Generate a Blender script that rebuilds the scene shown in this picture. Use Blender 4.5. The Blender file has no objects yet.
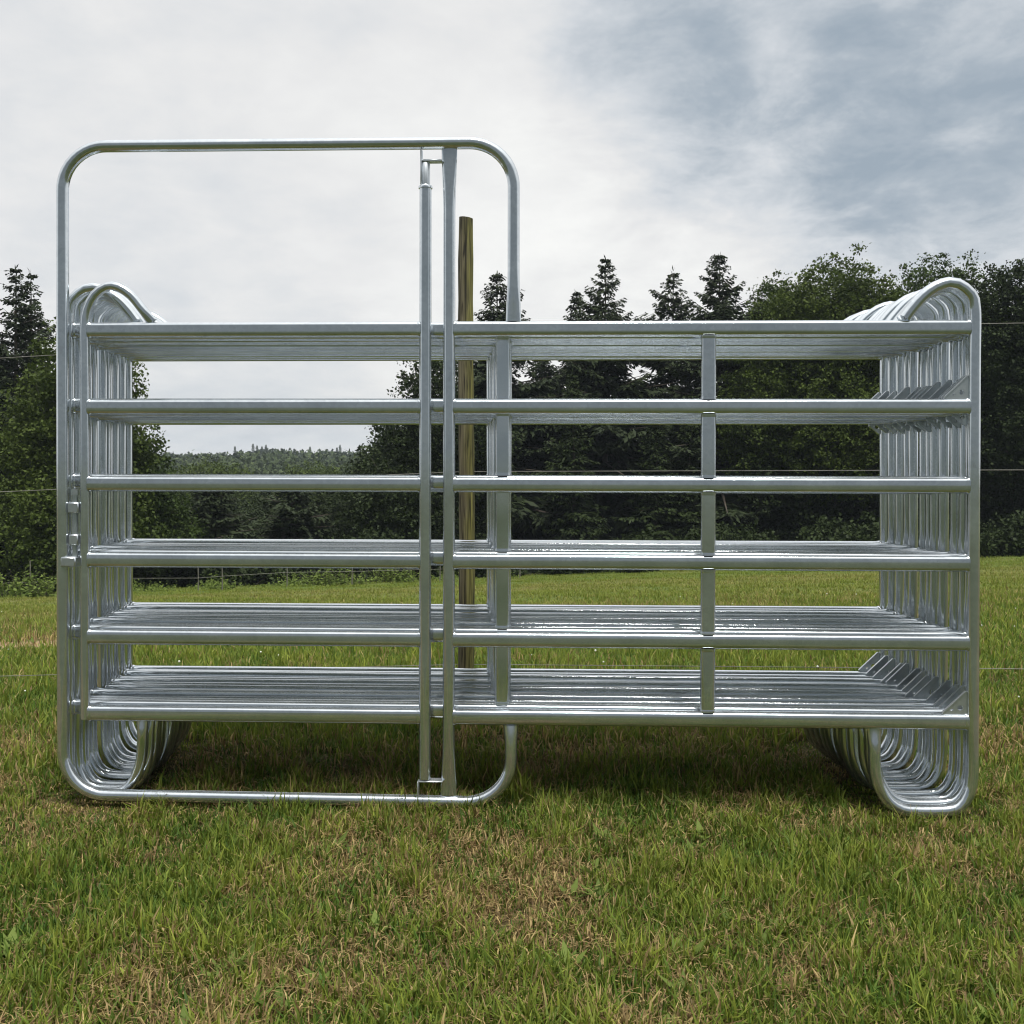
import bpy, bmesh, math, random
import numpy as np
from mathutils import Matrix, Vector

random.seed(7)
S = bpy.context.scene
C = S.collection
F = 1024.0            # focal length in pixels of the 1024 px frame
CAM_Z = 1.12
HOR = 462.0           # horizon row at the picture's centre
R = math.radians

# ------------------------------------------------------------------ terrain
_yp = np.array([-400, -40, 0, 4.5, 6, 8, 12, 60, 95, 150, 350, 520, 700, 1200.])
_zp = np.array([-1.0, -0.3, 0, 0, -0.06, -0.24, -0.62, -5.3, -8.6, -12., -9, -4.5, -4.5, -4.5])

def ground_z(x, y):
    x = np.asarray(x, float); y = np.asarray(y, float)
    base = np.interp(y, _yp, _zp)
    xn = np.clip(x / np.maximum(y, 6.0), -.8, .8)
    side = np.clip(y - 5, 0, 60) * np.where(xn > 0, .05, .04) * xn
    fade = np.clip((140 - y) / 60, 0, 1)
    bump = .012 * np.sin(x * 1.3 + 1) * np.cos(y * 1.1) + .008 * np.sin(x * 3.1 + y * 2.3)
    bump = bump * np.clip((y - 4.6) / 3, .25, 2.5)
    return base + side * fade + bump - .006

def at(px, py, D):
    return Vector(((px - 512) / F * D, D, CAM_Z + (HOR - py) / F * D))

# ------------------------------------------------------------------ mesh helpers
def np_mesh(name, verts, loops, sizes, mats, parent=None, mat_idx=None, smooth=False, col=None):
    me = bpy.data.meshes.new(name)
    verts = np.asarray(verts, np.float32); loops = np.asarray(loops, np.int32); sizes = np.asarray(sizes, np.int32)
    me.vertices.add(len(verts)); me.vertices.foreach_set('co', verts.ravel())
    me.loops.add(len(loops)); me.loops.foreach_set('vertex_index', loops)
    starts = np.concatenate(([0], np.cumsum(sizes)[:-1])).astype(np.int32)
    me.polygons.add(len(sizes)); me.polygons.foreach_set('loop_start', starts)
    for m in mats: me.materials.append(m)
    if mat_idx is not None: me.polygons.foreach_set('material_index', np.asarray(mat_idx, np.int32))
    if smooth: me.polygons.foreach_set('use_smooth', np.ones(len(sizes), bool))
    me.update(calc_edges=True); me.validate()
    if col is not None:
        a = me.color_attributes.new('tint', 'FLOAT_COLOR', 'POINT')
        a.data.foreach_set('color', np.asarray(col, np.float32).ravel())
    o = bpy.data.objects.new(name, me); C.objects.link(o)
    if parent: o.parent = parent
    return o

def obj(name, bm, mat, parent=None, smooth=True):
    me = bpy.data.meshes.new(name)
    bmesh.ops.recalc_face_normals(bm, faces=bm.faces)
    bm.to_mesh(me); bm.free()
    me.materials.append(mat)
    if smooth:
        me.polygons.foreach_set('use_smooth', [True] * len(me.polygons))
        me.set_sharp_from_angle(angle=R(42))
    o = bpy.data.objects.new(name, me); C.objects.link(o)
    if parent: o.parent = parent
    return o

def empty(name, loc, rz=0):
    o = bpy.data.objects.new(name, None); C.objects.link(o)
    o.empty_display_size = .1; o.location = loc; o.rotation_euler = (0, 0, rz)
    return o

def tag(o, label, cat, group=None, kind=None):
    o['label'] = label; o['category'] = cat
    if group: o['group'] = group
    if kind: o['kind'] = kind
    return o

def catmull(pts, step=.02):
    P = [Vector(p) for p in pts]
    P = [P[0] * 2 - P[1]] + P + [P[-1] * 2 - P[-2]]
    out = []
    for i in range(1, len(P) - 2):
        a, b, c, d = P[i - 1:i + 3]
        n = max(1, int((c - b).length / step))
        for k in range(n):
            t = k / n
            out.append(.5 * (2 * b + (c - a) * t + (2 * a - 5 * b + 4 * c - d) * t * t + (3 * b - a - 3 * c + d) * t ** 3))
    out.append(P[-2])
    return out

def fillet(pts, r, n=10):
    """polyline with each inner corner rounded to radius r"""
    P = [Vector(p) for p in pts]; out = [P[0]]
    for i in range(1, len(P) - 1):
        u = (P[i - 1] - P[i]).normalized(); v = (P[i + 1] - P[i]).normalized()
        ang = u.angle(v); d = r / math.tan(ang / 2)
        c = P[i] + (u + v).normalized() * (r / math.sin(ang / 2))
        a = P[i] + u * d - c; b = P[i] + v * d - c
        for k in range(n + 1):
            t = k / n
            q = (a * (1 - t) + b * t)
            out.append(c + q.normalized() * r)
    out.append(P[-1])
    return out

def tube(bm, pts, ra, rb=None, seg=14, up=Vector((0, 1, 0)), power=2.0, cap=True, stadium=False):
    """swept tube; ra = half width across, in the plane at right angles to up; rb = half width along up (numbers or lists)"""
    n = len(pts)
    if rb is None: rb = ra
    ra = [ra] * n if not hasattr(ra, '__len__') else ra
    rb = [rb] * n if not hasattr(rb, '__len__') else rb
    rings = []
    for i, p in enumerate(pts):
        p = Vector(p)
        t = (Vector(pts[min(i + 1, n - 1)]) - Vector(pts[max(i - 1, 0)])).normalized()
        s = t.cross(up)
        if s.length < 1e-4: s = t.cross(Vector((1, 0, 0)))
        s.normalize(); w = s.cross(t).normalized()
        ring = []
        for k in range(seg):
            a = 2 * math.pi * (k + .5) / seg
            ca, sa = math.cos(a), math.sin(a)
            ex = 2 / power
            ca = math.copysign(abs(ca) ** ex, ca); sa = math.copysign(abs(sa) ** ex, sa)
            if stadium:                       # flat sides, half-round edges
                q = (k + .5) / seg * 4; a = math.pi * (k % (seg // 2)) / (seg // 2 - 1) - math.pi / 2
                sg = 1 if k < seg // 2 else -1
                off = s * sg * (ra[i] - rb[i] + math.cos(a) * rb[i]) + w * sg * math.sin(a) * rb[i]
                ring.append(bm.verts.new(p + off))
            else:
                ring.append(bm.verts.new(p + s * ca * ra[i] + w * sa * rb[i]))
        rings.append(ring)
    for a, b in zip(rings, rings[1:]):
        for k in range(seg):
            bm.faces.new((a[k], a[(k + 1) % seg], b[(k + 1) % seg], b[k]))
    if cap:
        bm.faces.new(rings[0][::-1]); bm.faces.new(rings[-1])

def box(bm, c, s, bev=.0015):
    r = bmesh.ops.create_cube(bm, size=1)
    vs = r['verts']
    bmesh.ops.scale(bm, vec=s, verts=vs); bmesh.ops.translate(bm, vec=c, verts=vs)
    if bev:
        es = list({e for v in vs for e in v.link_edges})
        bmesh.ops.bevel(bm, geom=es, offset=bev, segments=1, affect='EDGES', profile=.7)

# ------------------------------------------------------------------ materials
def mat(name):
    m = bpy.data.materials.new(name); m.use_nodes = True
    nt = m.node_tree; nt.nodes.clear()
    out = nt.nodes.new('ShaderNodeOutputMaterial')
    b = nt.nodes.new('ShaderNodeBsdfPrincipled')
    nt.links.new(b.outputs[0], out.inputs[0])
    return m, nt, b, out

def N(nt, t, **kw):
    n = nt.nodes.new(t)
    for k, v in kw.items():
        if k.startswith('i_'): n.inputs[k[2:].replace('_', ' ')].default_value = v
        else: setattr(n, k, v)
    return n

def ramp(nt, stops, fac=None):
    r = nt.nodes.new('ShaderNodeValToRGB')
    e = r.color_ramp.elements
    while len(e) < len(stops): e.new(.5)
    for q, (p, c) in zip(e, stops):
        q.position = p; q.color = c if len(c) == 4 else (*c, 1)
    if fac is not None: nt.links.new(fac, r.inputs[0])
    return r

def galvanised(name, val=1.0, rough=.10, spangle=.2, grain=.02):
    m, nt, b, out = mat(name); L = nt.links.new
    tc = N(nt, 'ShaderNodeTexCoord')
    oi = N(nt, 'ShaderNodeObjectInfo')
    add = N(nt, 'ShaderNodeVectorMath', operation='ADD')
    mul = N(nt, 'ShaderNodeVectorMath', operation='SCALE'); mul.inputs['Scale'].default_value = 7.0
    comb = N(nt, 'ShaderNodeCombineXYZ')
    for k in range(3): L(oi.outputs['Random'], comb.inputs[k])
    L(comb.outputs[0], mul.inputs[0])
    L(tc.outputs['Object'], add.inputs[0]); L(mul.outputs[0], add.inputs[1])
    v = N(nt, 'ShaderNodeTexVoronoi'); v.inputs['Scale'].default_value = 85
    L(add.outputs[0], v.inputs['Vector'])
    n1 = N(nt, 'ShaderNodeTexNoise'); n1.inputs['Scale'].default_value = 9; n1.inputs['Detail'].default_value = 6
    L(add.outputs[0], n1.inputs['Vector'])
    n2 = N(nt, 'ShaderNodeTexNoise'); n2.inputs['Scale'].default_value = 40; n2.inputs['Detail'].default_value = 3
    mp = N(nt, 'ShaderNodeMapping'); mp.inputs['Scale'].default_value = (.15, 1, 1)
    L(add.outputs[0], mp.inputs[0]); L(mp.outputs[0], n2.inputs['Vector'])
    c1 = ramp(nt, [(.25, (.66 * val, .705 * val, .735 * val)), (.75, (.79 * val, .835 * val, .865 * val))], n1.outputs['Fac'])
    sep = N(nt, 'ShaderNodeSeparateColor'); L(v.outputs['Color'], sep.inputs[0])
    mx = N(nt, 'ShaderNodeMix', data_type='RGBA', blend_type='MULTIPLY'); mx.inputs['Factor'].default_value = spangle
    L(c1.outputs[0], mx.inputs['A']); 
    rc = ramp(nt, [(0, (.55, .57, .6)), (1, (1, 1, 1))], sep.outputs[0]); L(rc.outputs[0], mx.inputs['B'])
    L(mx.outputs['Result'], b.inputs['Base Color'])
    b.inputs['Metallic'].default_value = .92
    mr = N(nt, 'ShaderNodeMapRange'); mr.inputs['To Min'].default_value = rough - .05; mr.inputs['To Max'].default_value = rough + .12
    L(n1.outputs['Fac'], mr.inputs['Value']); L(mr.outputs[0], b.inputs['Roughness'])
    bp = N(nt, 'ShaderNodeBump'); bp.inputs['Strength'].default_value = grain; bp.inputs['Distance'].default_value = .0006
    L(n2.outputs['Fac'], bp.inputs['Height']); L(bp.outputs[0], b.inputs['Normal'])
    return m

M_GALV = galvanised('galvanised_steel')
M_STACK = galvanised('galvanised_steel_clean', 1.02, .10, .05, 0)
M_WELD = galvanised('galvanised_casting', .95, .32)

def m_wood():
    m, nt, b, out = mat('weathered_wood'); L = nt.links.new
    tc = N(nt, 'ShaderNodeTexCoord')
    mp = N(nt, 'ShaderNodeMapping'); mp.inputs['Scale'].default_value = (42, 42, 2.2); L(tc.outputs['Object'], mp.inputs[0])
    n = N(nt, 'ShaderNodeTexNoise'); n.inputs['Scale'].default_value = 2.2; n.inputs['Detail'].default_value = 8; n.inputs['Distortion'].default_value = .6
    L(mp.outputs[0], n.inputs['Vector'])
    c = ramp(nt, [(.38, (.022, .018, .012)), (.48, (.115, .098, .063)), (.70, (.225, .20, .135))], n.outputs['Fac'])
    # algae grows on one side of the post
    sx = N(nt, 'ShaderNodeSeparateXYZ'); L(tc.outputs['Object'], sx.inputs[0])
    n2 = N(nt, 'ShaderNodeTexNoise'); n2.inputs['Scale'].default_value = 7; L(tc.outputs['Object'], n2.inputs['Vector'])
    ma = N(nt, 'ShaderNodeMath', operation='MULTIPLY_ADD'); ma.inputs[1].default_value = .05; L(n2.outputs['Fac'], ma.inputs[0]); L(sx.outputs['X'], ma.inputs[2])
    r2 = ramp(nt, [(.008, (.15, .15, .15)), (.040, (.9, .9, .9))], ma.outputs[0])
    mx = N(nt, 'ShaderNodeMix', data_type='RGBA'); L(r2.outputs[0], mx.inputs['Factor'])
    L(c.outputs[0], mx.inputs['A'])
    c2 = ramp(nt, [(.36, (.045, .045, .011)), (.66, (.25, .24, .06))], n.outputs['Fac']); L(c2.outputs[0], mx.inputs['B'])
    mp2 = N(nt, 'ShaderNodeMapping'); mp2.inputs['Scale'].default_value = (75, 75, 1.1); L(tc.outputs['Object'], mp2.inputs[0])
    n3 = N(nt, 'ShaderNodeTexNoise'); n3.inputs['Scale'].default_value = 1.0; n3.inputs['Detail'].default_value = 4; L(mp2.outputs[0], n3.inputs['Vector'])
    cr = ramp(nt, [(.34, (.3, .29, .26)), (.45, (1, 1, 1))], n3.outputs['Fac'])
    mk = N(nt, 'ShaderNodeMix', data_type='RGBA', blend_type='MULTIPLY'); mk.inputs['Factor'].default_value = 1
    L(mx.outputs['Result'], mk.inputs['A']); L(cr.outputs[0], mk.inputs['B'])
    L(mk.outputs['Result'], b.inputs['Base Color']); b.inputs['Roughness'].default_value = .85
    bp = N(nt, 'ShaderNodeBump'); bp.inputs['Strength'].default_value = .8; bp.inputs['Distance'].default_value = .004
    L(n.outputs['Fac'], bp.inputs['Height']); L(bp.outputs[0], b.inputs['Normal'])
    return m
M_WOOD = m_wood()

def m_simple(name, c, rough=.7, metal=0):
    m, nt, b, out = mat(name); L = nt.links.new
    n = N(nt, 'ShaderNodeTexNoise'); n.inputs['Scale'].default_value = 12
    tc = N(nt, 'ShaderNodeTexCoord'); L(tc.outputs['Object'], n.inputs['Vector'])
    r = ramp(nt, [(.3, tuple(x * .75 for x in c)), (.7, tuple(min(1, x * 1.2) for x in c))], n.outputs['Fac'])
    L(r.outputs[0], b.inputs['Base Color']); b.inputs['Roughness'].default_value = rough; b.inputs['Metallic'].default_value = metal
    return m
M_WIRE = m_simple('fence_wire', (.22, .215, .19), .6, .2)
M_BARK = m_simple('bark', (.085, .07, .055), .9)
M_FARPOST = m_simple('grey_post', (.16, .15, .13), .8)
M_FLOWER = m_simple('white_petals', (.75, .75, .68), .7)

def m_leaf(name, dark, light, trans=.25, scale=.35):
    m, nt, b, out = mat(name); L = nt.links.new
    g = N(nt, 'ShaderNodeNewGeometry')
    n = N(nt, 'ShaderNodeTexNoise'); n.inputs['Scale'].default_value = scale; n.inputs['Detail'].default_value = 3
    L(g.outputs['Position'], n.inputs['Vector'])
    ma = N(nt, 'ShaderNodeMath', operation='MULTIPLY_ADD'); ma.inputs[1].default_value = .3; L(g.outputs['Random Per Island'], ma.inputs[0])
    mm = N(nt, 'ShaderNodeMath', operation='MULTIPLY'); mm.inputs[1].default_value = .85; L(n.outputs['Fac'], mm.inputs[0]); L(mm.outputs[0], ma.inputs[2])
    r = ramp(nt, [(.2, dark), (.8, light)], ma.outputs[0])
    L(r.outputs[0], b.inputs['Base Color']); b.inputs['Roughness'].default_value = .6
    b.inputs['Specular IOR Level'].default_value = .1
    t = N(nt, 'ShaderNodeBsdfTranslucent'); L(r.outputs[0], t.inputs['Color'])
    ms = N(nt, 'ShaderNodeMixShader'); ms.inputs[0].default_value = trans
    L(b.outputs[0], ms.inputs[1]); L(t.outputs[0], ms.inputs[2]); L(ms.outputs[0], out.inputs[0])
    return m
M_SPRUCE = m_leaf('spruce_needles', (.014, .022, .011), (.04, .055, .024), .08)
M_OLIVE = m_leaf('olive_leaves', (.028, .046, .010), (.085, .118, .024), .22)
M_GREEN = m_leaf('broad_leaves', (.019, .036, .009), (.062, .094, .022), .2)
M_DARKLEAF = m_leaf('shade_leaves', (.011, .018, .007), (.038, .056, .018), .15)
M_BRIGHT = m_leaf('weed_leaves', (.06, .10, .02), (.19, .25, .06), .35, 1.5)
M_FARLEAF = m_leaf('hill_leaves', (.016, .032, .012), (.075, .10, .036), .1, .06)

def m_tint(name, trans):
    m, nt, b, out = mat(name); L = nt.links.new
    a = N(nt, 'ShaderNodeAttribute', attribute_name='tint')
    L(a.outputs['Color'], b.inputs['Base Color']); b.inputs['Roughness'].default_value = .55
    b.inputs['Specular IOR Level'].default_value = .2
    t = N(nt, 'ShaderNodeBsdfTranslucent'); L(a.outputs['Color'], t.inputs['Color'])
    ms = N(nt, 'ShaderNodeMixShader'); ms.inputs[0].default_value = trans
    L(b.outputs[0], ms.inputs[1]); L(t.outputs[0], ms.inputs[2]); L(ms.outputs[0], out.inputs[0])
    return m
M_GRASS = m_tint('grass_blades', .42)

def m_ground():
    m, nt, b, out = mat('soil_and_thatch'); L = nt.links.new
    a = N(nt, 'ShaderNodeAttribute', attribute_name='tint')
    g = N(nt, 'ShaderNodeNewGeometry')
    n = N(nt, 'ShaderNodeTexNoise'); n.inputs['Scale'].default_value = 38; n.inputs['Detail'].default_value = 8
    L(g.outputs['Position'], n.inputs['Vector'])
    r = ramp(nt, [(.3, (.35, .33, .3)), (.7, (1.3, 1.25, 1.2))], n.outputs['Fac'])
    mx = N(nt, 'ShaderNodeMix', data_type='RGBA', blend_type='MULTIPLY'); mx.inputs['Factor'].default_value = 1
    L(a.outputs['Color'], mx.inputs['A']); L(r.outputs[0], mx.inputs['B'])
    L(mx.outputs['Result'], b.inputs['Base Color']); b.inputs['Roughness'].default_value = .95
    b.inputs['Specular IOR Level'].default_value = .1
    bp = N(nt, 'ShaderNodeBump'); bp.inputs['Strength'].default_value = .8; bp.inputs['Distance'].default_value = .02
    L(n.outputs['Fac'], bp.inputs['Height']); L(bp.outputs[0], b.inputs['Normal'])
    return m
M_GROUND = m_ground()

# ------------------------------------------------------------------ numpy noise
_rg = np.random.default_rng(3).random((256, 256))
def vnoise(x, y):
    xi = np.floor(x).astype(int); yi = np.floor(y).astype(int)
    fx = x - xi; fy = y - yi; fx = fx * fx * (3 - 2 * fx); fy = fy * fy * (3 - 2 * fy)
    g = lambda i, j: _rg[(xi + i) % 256, (yi + j) % 256]
    return (g(0, 0) * (1 - fx) + g(1, 0) * fx) * (1 - fy) + (g(0, 1) * (1 - fx) + g(1, 1) * fx) * fy
def fbm(x, y, s):
    return (vnoise(x * s, y * s) * .5 + vnoise(x * s * 2.1 + 31, y * s * 2.1 + 7) * .3 + vnoise(x * s * 4.3 + 11, y * s * 4.3 + 53) * .2)

def bare_strip(x, y):
    return np.exp(-((y - 7.95 - .05 * x) / .8) ** 2) * np.clip((-x - 2.95) / .35, 0, 1)

def dryness(x, y):
    """how much dead grass stands at a place: 0 lush, 1 straw"""
    d = fbm(x, y, .8) * .4 + fbm(x + 40, y + 9, 2.6) * .5 + fbm(x + 3, y + 19, 8.0) * .35
    d = (d - .62) * 2.8 + .28 - .2 * np.clip(-y, 0, 1)
    lush = np.clip((y - 4.0) / .8, 0, 1) * np.clip((9.3 - y) / 1.5, 0, 1)
    d = d - .42 * lush
    far = np.clip((y - 9) / 3, 0, 1)
    band = .5 + .5 * np.sin(y * .55 + x * .06 + fbm(x, y, .15) * 3)
    d = d * (1 - .55 * far) + far * (-.02 + .24 * band)
    edge = np.clip((y - 25) / 4, 0, 1)
    d = d - .22 * edge
    d = d + bare_strip(x, y) * .9
    pit = np.exp(-((y - 11.5) / .5) ** 2 - ((x - .9) / 1.1) ** 2)
    return np.clip(d + pit * .35, 0, 1.15)

GREEN = np.array([.070, .142, .022]); LIME = np.array([.255, .295, .046])
STRAW = np.array([.50, .385, .175]); BROWN = np.array([.15, .095, .045])

# ------------------------------------------------------------------ ground: one sheet to the horizon
def grid_axis(near, far, n):
    t = np.linspace(-1, 1, n)
    k = 5.0
    return np.sinh(t * k) / np.sinh(k) * far
xs = grid_axis(0, 700, 261)
ys = np.concatenate([-np.geomspace(120, 2, 20), np.linspace(-1.6, 14, 105), np.geomspace(14.4, 760, 90)])
X, Y = np.meshgrid(xs, ys)
Z = ground_z(X, Y)
nx, ny = len(xs), len(ys)
V = np.stack([X, Y, Z], -1).reshape(-1, 3)
ii, jj = np.meshgrid(np.arange(nx - 1), np.arange(ny - 1))
q = (jj * nx + ii).ravel()
loops = np.stack([q, q + 1, q + 1 + nx, q + nx], -1).ravel()
d = dryness(V[:, 0], V[:, 1])[:, None]
soil = np.array([.056, .060, .022]); soil2 = np.array([.15, .105, .06])
gcol = soil * (1 - d * .75) + soil2 * d * .75
meadow = np.array([.09, .135, .03]) * (1 - d) + np.array([.20, .165, .065]) * d
farw = np.clip((V[:, 1:2] - 7) / 8, 0, 1) + np.clip((1.75 - V[:, 1:2]) / .3, 0, 1)
gcol = gcol * (1 - farw) + meadow * farw
back = np.clip((1.75 - V[:, 1:2]) / .4, 0, 1)
gcol = gcol * (1 - back) + np.array([.042, .056, .026]) * back  # unseen turf by the camera, coloured darker to dull the steel's reflections
bare = bare_strip(V[:, 0], V[:, 1])[:, None]
gcol = gcol * (1 - bare) + np.array([.34, .25, .16]) * bare
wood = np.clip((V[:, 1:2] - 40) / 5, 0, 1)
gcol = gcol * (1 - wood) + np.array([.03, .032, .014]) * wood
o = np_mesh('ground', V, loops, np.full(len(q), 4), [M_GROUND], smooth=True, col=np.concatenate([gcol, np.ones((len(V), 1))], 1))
o['kind'] = 'structure'

# ------------------------------------------------------------------ grass
rng = np.random.default_rng(11)
def blades(n, D0, D1, hmin, hmax, w0, spread=.62, power=1.0, flat=False, tufts=False):
    u = rng.random(n)
    if power == 0: D = D0 * (D1 / D0) ** u
    else: D = (D0 ** power + u * (D1 ** power - D0 ** power)) ** (1 / power)
    x = (rng.random(n) * 2 - 1) * spread * D
    y = D
    dd = dryness(x, y)
    # clumps: thin the sward where it is dry
    tuft = fbm(x + 5, y + 3, 7.0)
    keep = rng.random(n) < np.clip(1.15 - dd * .55 + (tuft - .5) * 1.6, .12, 1)
    keep &= rng.random(n) > bare_strip(x, y) * .9
    if flat: keep = rng.random(n) < np.clip(dd * 1.2 + .1, .1, 1)
    if tufts: keep = (fbm(x + 17, y + 29, 4.5) > .57) & (rng.random(n) < .8)
    x, y, dd, tuft = x[keep], y[keep], dd[keep], tuft[keep]
    n = len(x)
    z = ground_z(x, y)
    h = hmin + (hmax - hmin) * rng.random(n) ** 1.8
    h *= .4 + 1.2 * tuft
    if tufts: h *= 1.0
    # trodden flat by the feet of the panels
    foot = (y > 3.16) & (y < 4.12) & (((x > -1.56) & (x < -1.2)) | ((x > 1.1) & (x < 1.5)))
    h = np.where(foot, h * .3, h)
    w = w0 * (.6 + .8 * rng.random(n))
    az = rng.random(n) * 2 * np.pi
    dx, dy = np.cos(az), np.sin(az)
    face = az + np.pi / 2 + (rng.random(n) - .5) * 1.2
    sx, sy = np.cos(face), np.sin(face)
    lean = (rng.random(n) ** 1.2) * .9
    if flat:
        lean = 1.2 + rng.random(n) * .35
    if tufts: dd = dd * .2
    isdead = rng.random(n) < np.clip(dd * .72 + .07, 0, .9)
    if flat: isdead[:] = rng.random(n) < .9
    lean = np.where(isdead & (not flat), lean * 1.5, lean)
    lean2 = lean + rng.random(n) * .6
    B = np.stack([x, y, z - .004], -1)
    mid = B + np.stack([dx * np.sin(lean * .5) * h * .55, dy * np.sin(lean * .5) * h * .55, np.cos(lean * .5) * h * .55 + (.006 if flat else 0)], -1)
    tip = mid + np.stack([dx * np.sin(lean2) * h * .5, dy * np.sin(lean2) * h * .5, np.cos(lean2) * h * .5], -1)
    if flat:
        tip[:, 2] = np.maximum(tip[:, 2], z + .004); mid[:, 2] = np.clip(mid[:, 2], z + .006, z + .03)
    s = np.stack([sx * w, sy * w, np.zeros(n)], -1) * .5
    V = np.stack([B - s * .8, B + s * .8, mid + s, mid - s, tip], 1)
    t = rng.random((n, 1))
    lime = np.clip((tuft[:, None] - .35) * 1.2 + (t - .5) * .8 + .25, 0, 1)
    live = GREEN * (1 - lime) + LIME * lime
    t2 = rng.random((n, 1))
    deadc = BROWN * (1 - t2) + STRAW * t2
    c = np.where(isdead[:, None], deadc, live) * (.7 + .6 * rng.random((n, 1)))
    far = np.clip((y - 8) / 8, 0, 1)[:, None] * .75
    mean = (GREEN * .3 + LIME * .7) * (1 - dd[:, None] * .7) + STRAW * .75 * dd[:, None] * .7
    c = c * (1 - far) + mean * far
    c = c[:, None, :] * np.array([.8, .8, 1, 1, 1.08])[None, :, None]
    return V.reshape(-1, 3), c.reshape(-1, 3), n

parts = [
    blades(190000, 1.7, 3.6, .016, .066, .0042, .66, 1.4),
    blades(60000, 1.7, 3.6, .035, .09, .0046, .66, 1.4, tufts=True),
    blades(70000, 1.7, 3.9, .03, .09, .0028, .66, 1.4, flat=True),
    blades(130000, 3.4, 6.5, .025, .09, .0056, .62, 1.0),
    blades(40000, 3.4, 6.5, .05, .12, .006, .62, 1.0, tufts=True),
    blades(30000, 3.4, 7.5, .05, .10, .004, .62, 1.0, flat=True),
    blades(150000, 6.2, 13, .03, .10, .008, .62, .7),
    blades(200000, 12, 44, .03, .085, .014, .66, .3),
]
nb = sum(p[2] for p in parts)
V = np.concatenate([p[0] for p in parts]); Cc = np.concatenate([p[1] for p in parts])
b0 = np.arange(nb)[:, None] * 5
loops = np.concatenate([b0 + np.array([0, 1, 2, 3]), b0 + np.array([3, 2, 4])], 1).ravel()
sizes = np.tile([4, 3], nb)
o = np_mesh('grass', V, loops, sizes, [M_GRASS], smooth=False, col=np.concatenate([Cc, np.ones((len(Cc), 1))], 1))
tag(o, 'short patchy meadow grass, green mixed with dry straw', 'grass', kind='stuff')

# broad weeds flat in the turf
def rosettes():
    r = np.random.default_rng(31); Ps, ds, ls = [], [], []
    for k in range(420):
        D = 1.8 + 6.5 * r.random() ** 1.4; x = r.uniform(-.6, .6) * D
        if fbm(np.array([x + 60]), np.array([D + 60]), 1.3)[0] < .45: continue
        if 3.0 < D < 4.3 and abs(x) > .9: continue
        z = float(ground_z(x, D)); n = int(r.integers(5, 10)); a = r.random() * 6.28 + np.arange(n) * 2.4
        el = r.uniform(.25, .8, n)
        d = np.stack([np.cos(a) * np.cos(el), np.sin(a) * np.cos(el), np.sin(el)], -1)
        Ps.append(np.tile([x, D, z + .004], (n, 1))); ds.append(d); ls.append(r.uniform(.03, .075, n))
    P = np.concatenate(Ps); d = np.concatenate(ds); l = np.concatenate(ls)
    side = unit(np.cross(d, np.array([0, 0, 1.])))
    return diamonds(P, d, side, l, l * .17)
def diamonds(P, d, side, l, w):
    l = np.reshape(l, (-1, 1)); w = np.reshape(w, (-1, 1))
    m = P + d * l * .5
    return np.stack([P, m + side * w, P + d * l, m - side * w], 1).reshape(-1, 3)
def unit(v): return v / np.maximum(np.linalg.norm(v, axis=-1, keepdims=True), 1e-6)
V = rosettes(); n = len(V) // 4
o = np_mesh('broad_weeds', V, np.arange(n * 4), np.full(n, 4), [M_BRIGHT])
tag(o, 'small broad leaved weeds growing flat in the near grass', 'weeds', kind='stuff')

# clover heads in the lush grass: too many and too small to count
def clover():
    bm = bmesh.new()
    for k in range(70):
        D = 4.6 + random.random() ** 1.3 * 9; x = random.uniform(-.55, .55) * D
        z = float(ground_z(x, D)) + random.uniform(.05, .09)
        r = bmesh.ops.create_icosphere(bm, subdivisions=1, radius=random.uniform(.004, .0075))
        bmesh.ops.translate(bm, vec=(x, D, z), verts=r['verts'])
    return bm
o = obj('clover_flowers', clover(), M_FLOWER); tag(o, 'tiny white clover heads scattered in the grass behind the panels', 'clover', kind='stuff')

# ------------------------------------------------------------------ corral panels
ZR = [1.548, 1.299, 1.050, .803, .552, .303]       # rail heights, top to bottom
TR = .0195                                         # post radius

def rail_bm(u0, u1, z, y=0.0):
    bm = bmesh.new()
    tube(bm, [(u0, y, z), (u0 + .006, y, z), (u1 - .006, y, z), (u1, y, z)], .0245, .0140, seg=20, stadium=True)
    for u, s in ((u0 + TR * .2, 1), (u1 - TR * .2, -1)):       # weld bead
        tube(bm, [(u, y, z), (u + s * .004, y, z), (u + s * .008, y, z)], [.027, .0268, .0246], [.0160, .0158, .0141], seg=20, stadium=True)
    return bm

def end_path(s, u_post, wt, wb):
    """bent end tube: from the top rail over, down the post and round under to the bottom rail; s = -1 left, 1 right"""
    top = [(u_post - wt, 1.577), (u_post - wt * .93, 1.599), (u_post - wt * .754, 1.644), (u_post - wt * .566, 1.675),
           (u_post - wt * .377, 1.689), (u_post - wt * .246, 1.685), (u_post - wt * .0566, 1.653), (u_post, 1.603)]
    post = [(u_post, 1.45), (u_post, 1.2), (u_post, .9), (u_post, .6), (u_post, .3)]
    bot = [(u_post, .135), (u_post - .012, .073), (u_post - .038, .035), (u_post - .077, .021), (u_post - wb * .56, .0185),
           (u_post - wb * .72, .0235), (u_post - wb * .85, .048), (u_post - wb * .935, .089), (u_post - wb * .985, .136), (u_post - wb, .2), (u_post - wb, .283)]
    return [Vector((s * u, 0, z)) for u, z in top + post + bot]

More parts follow.
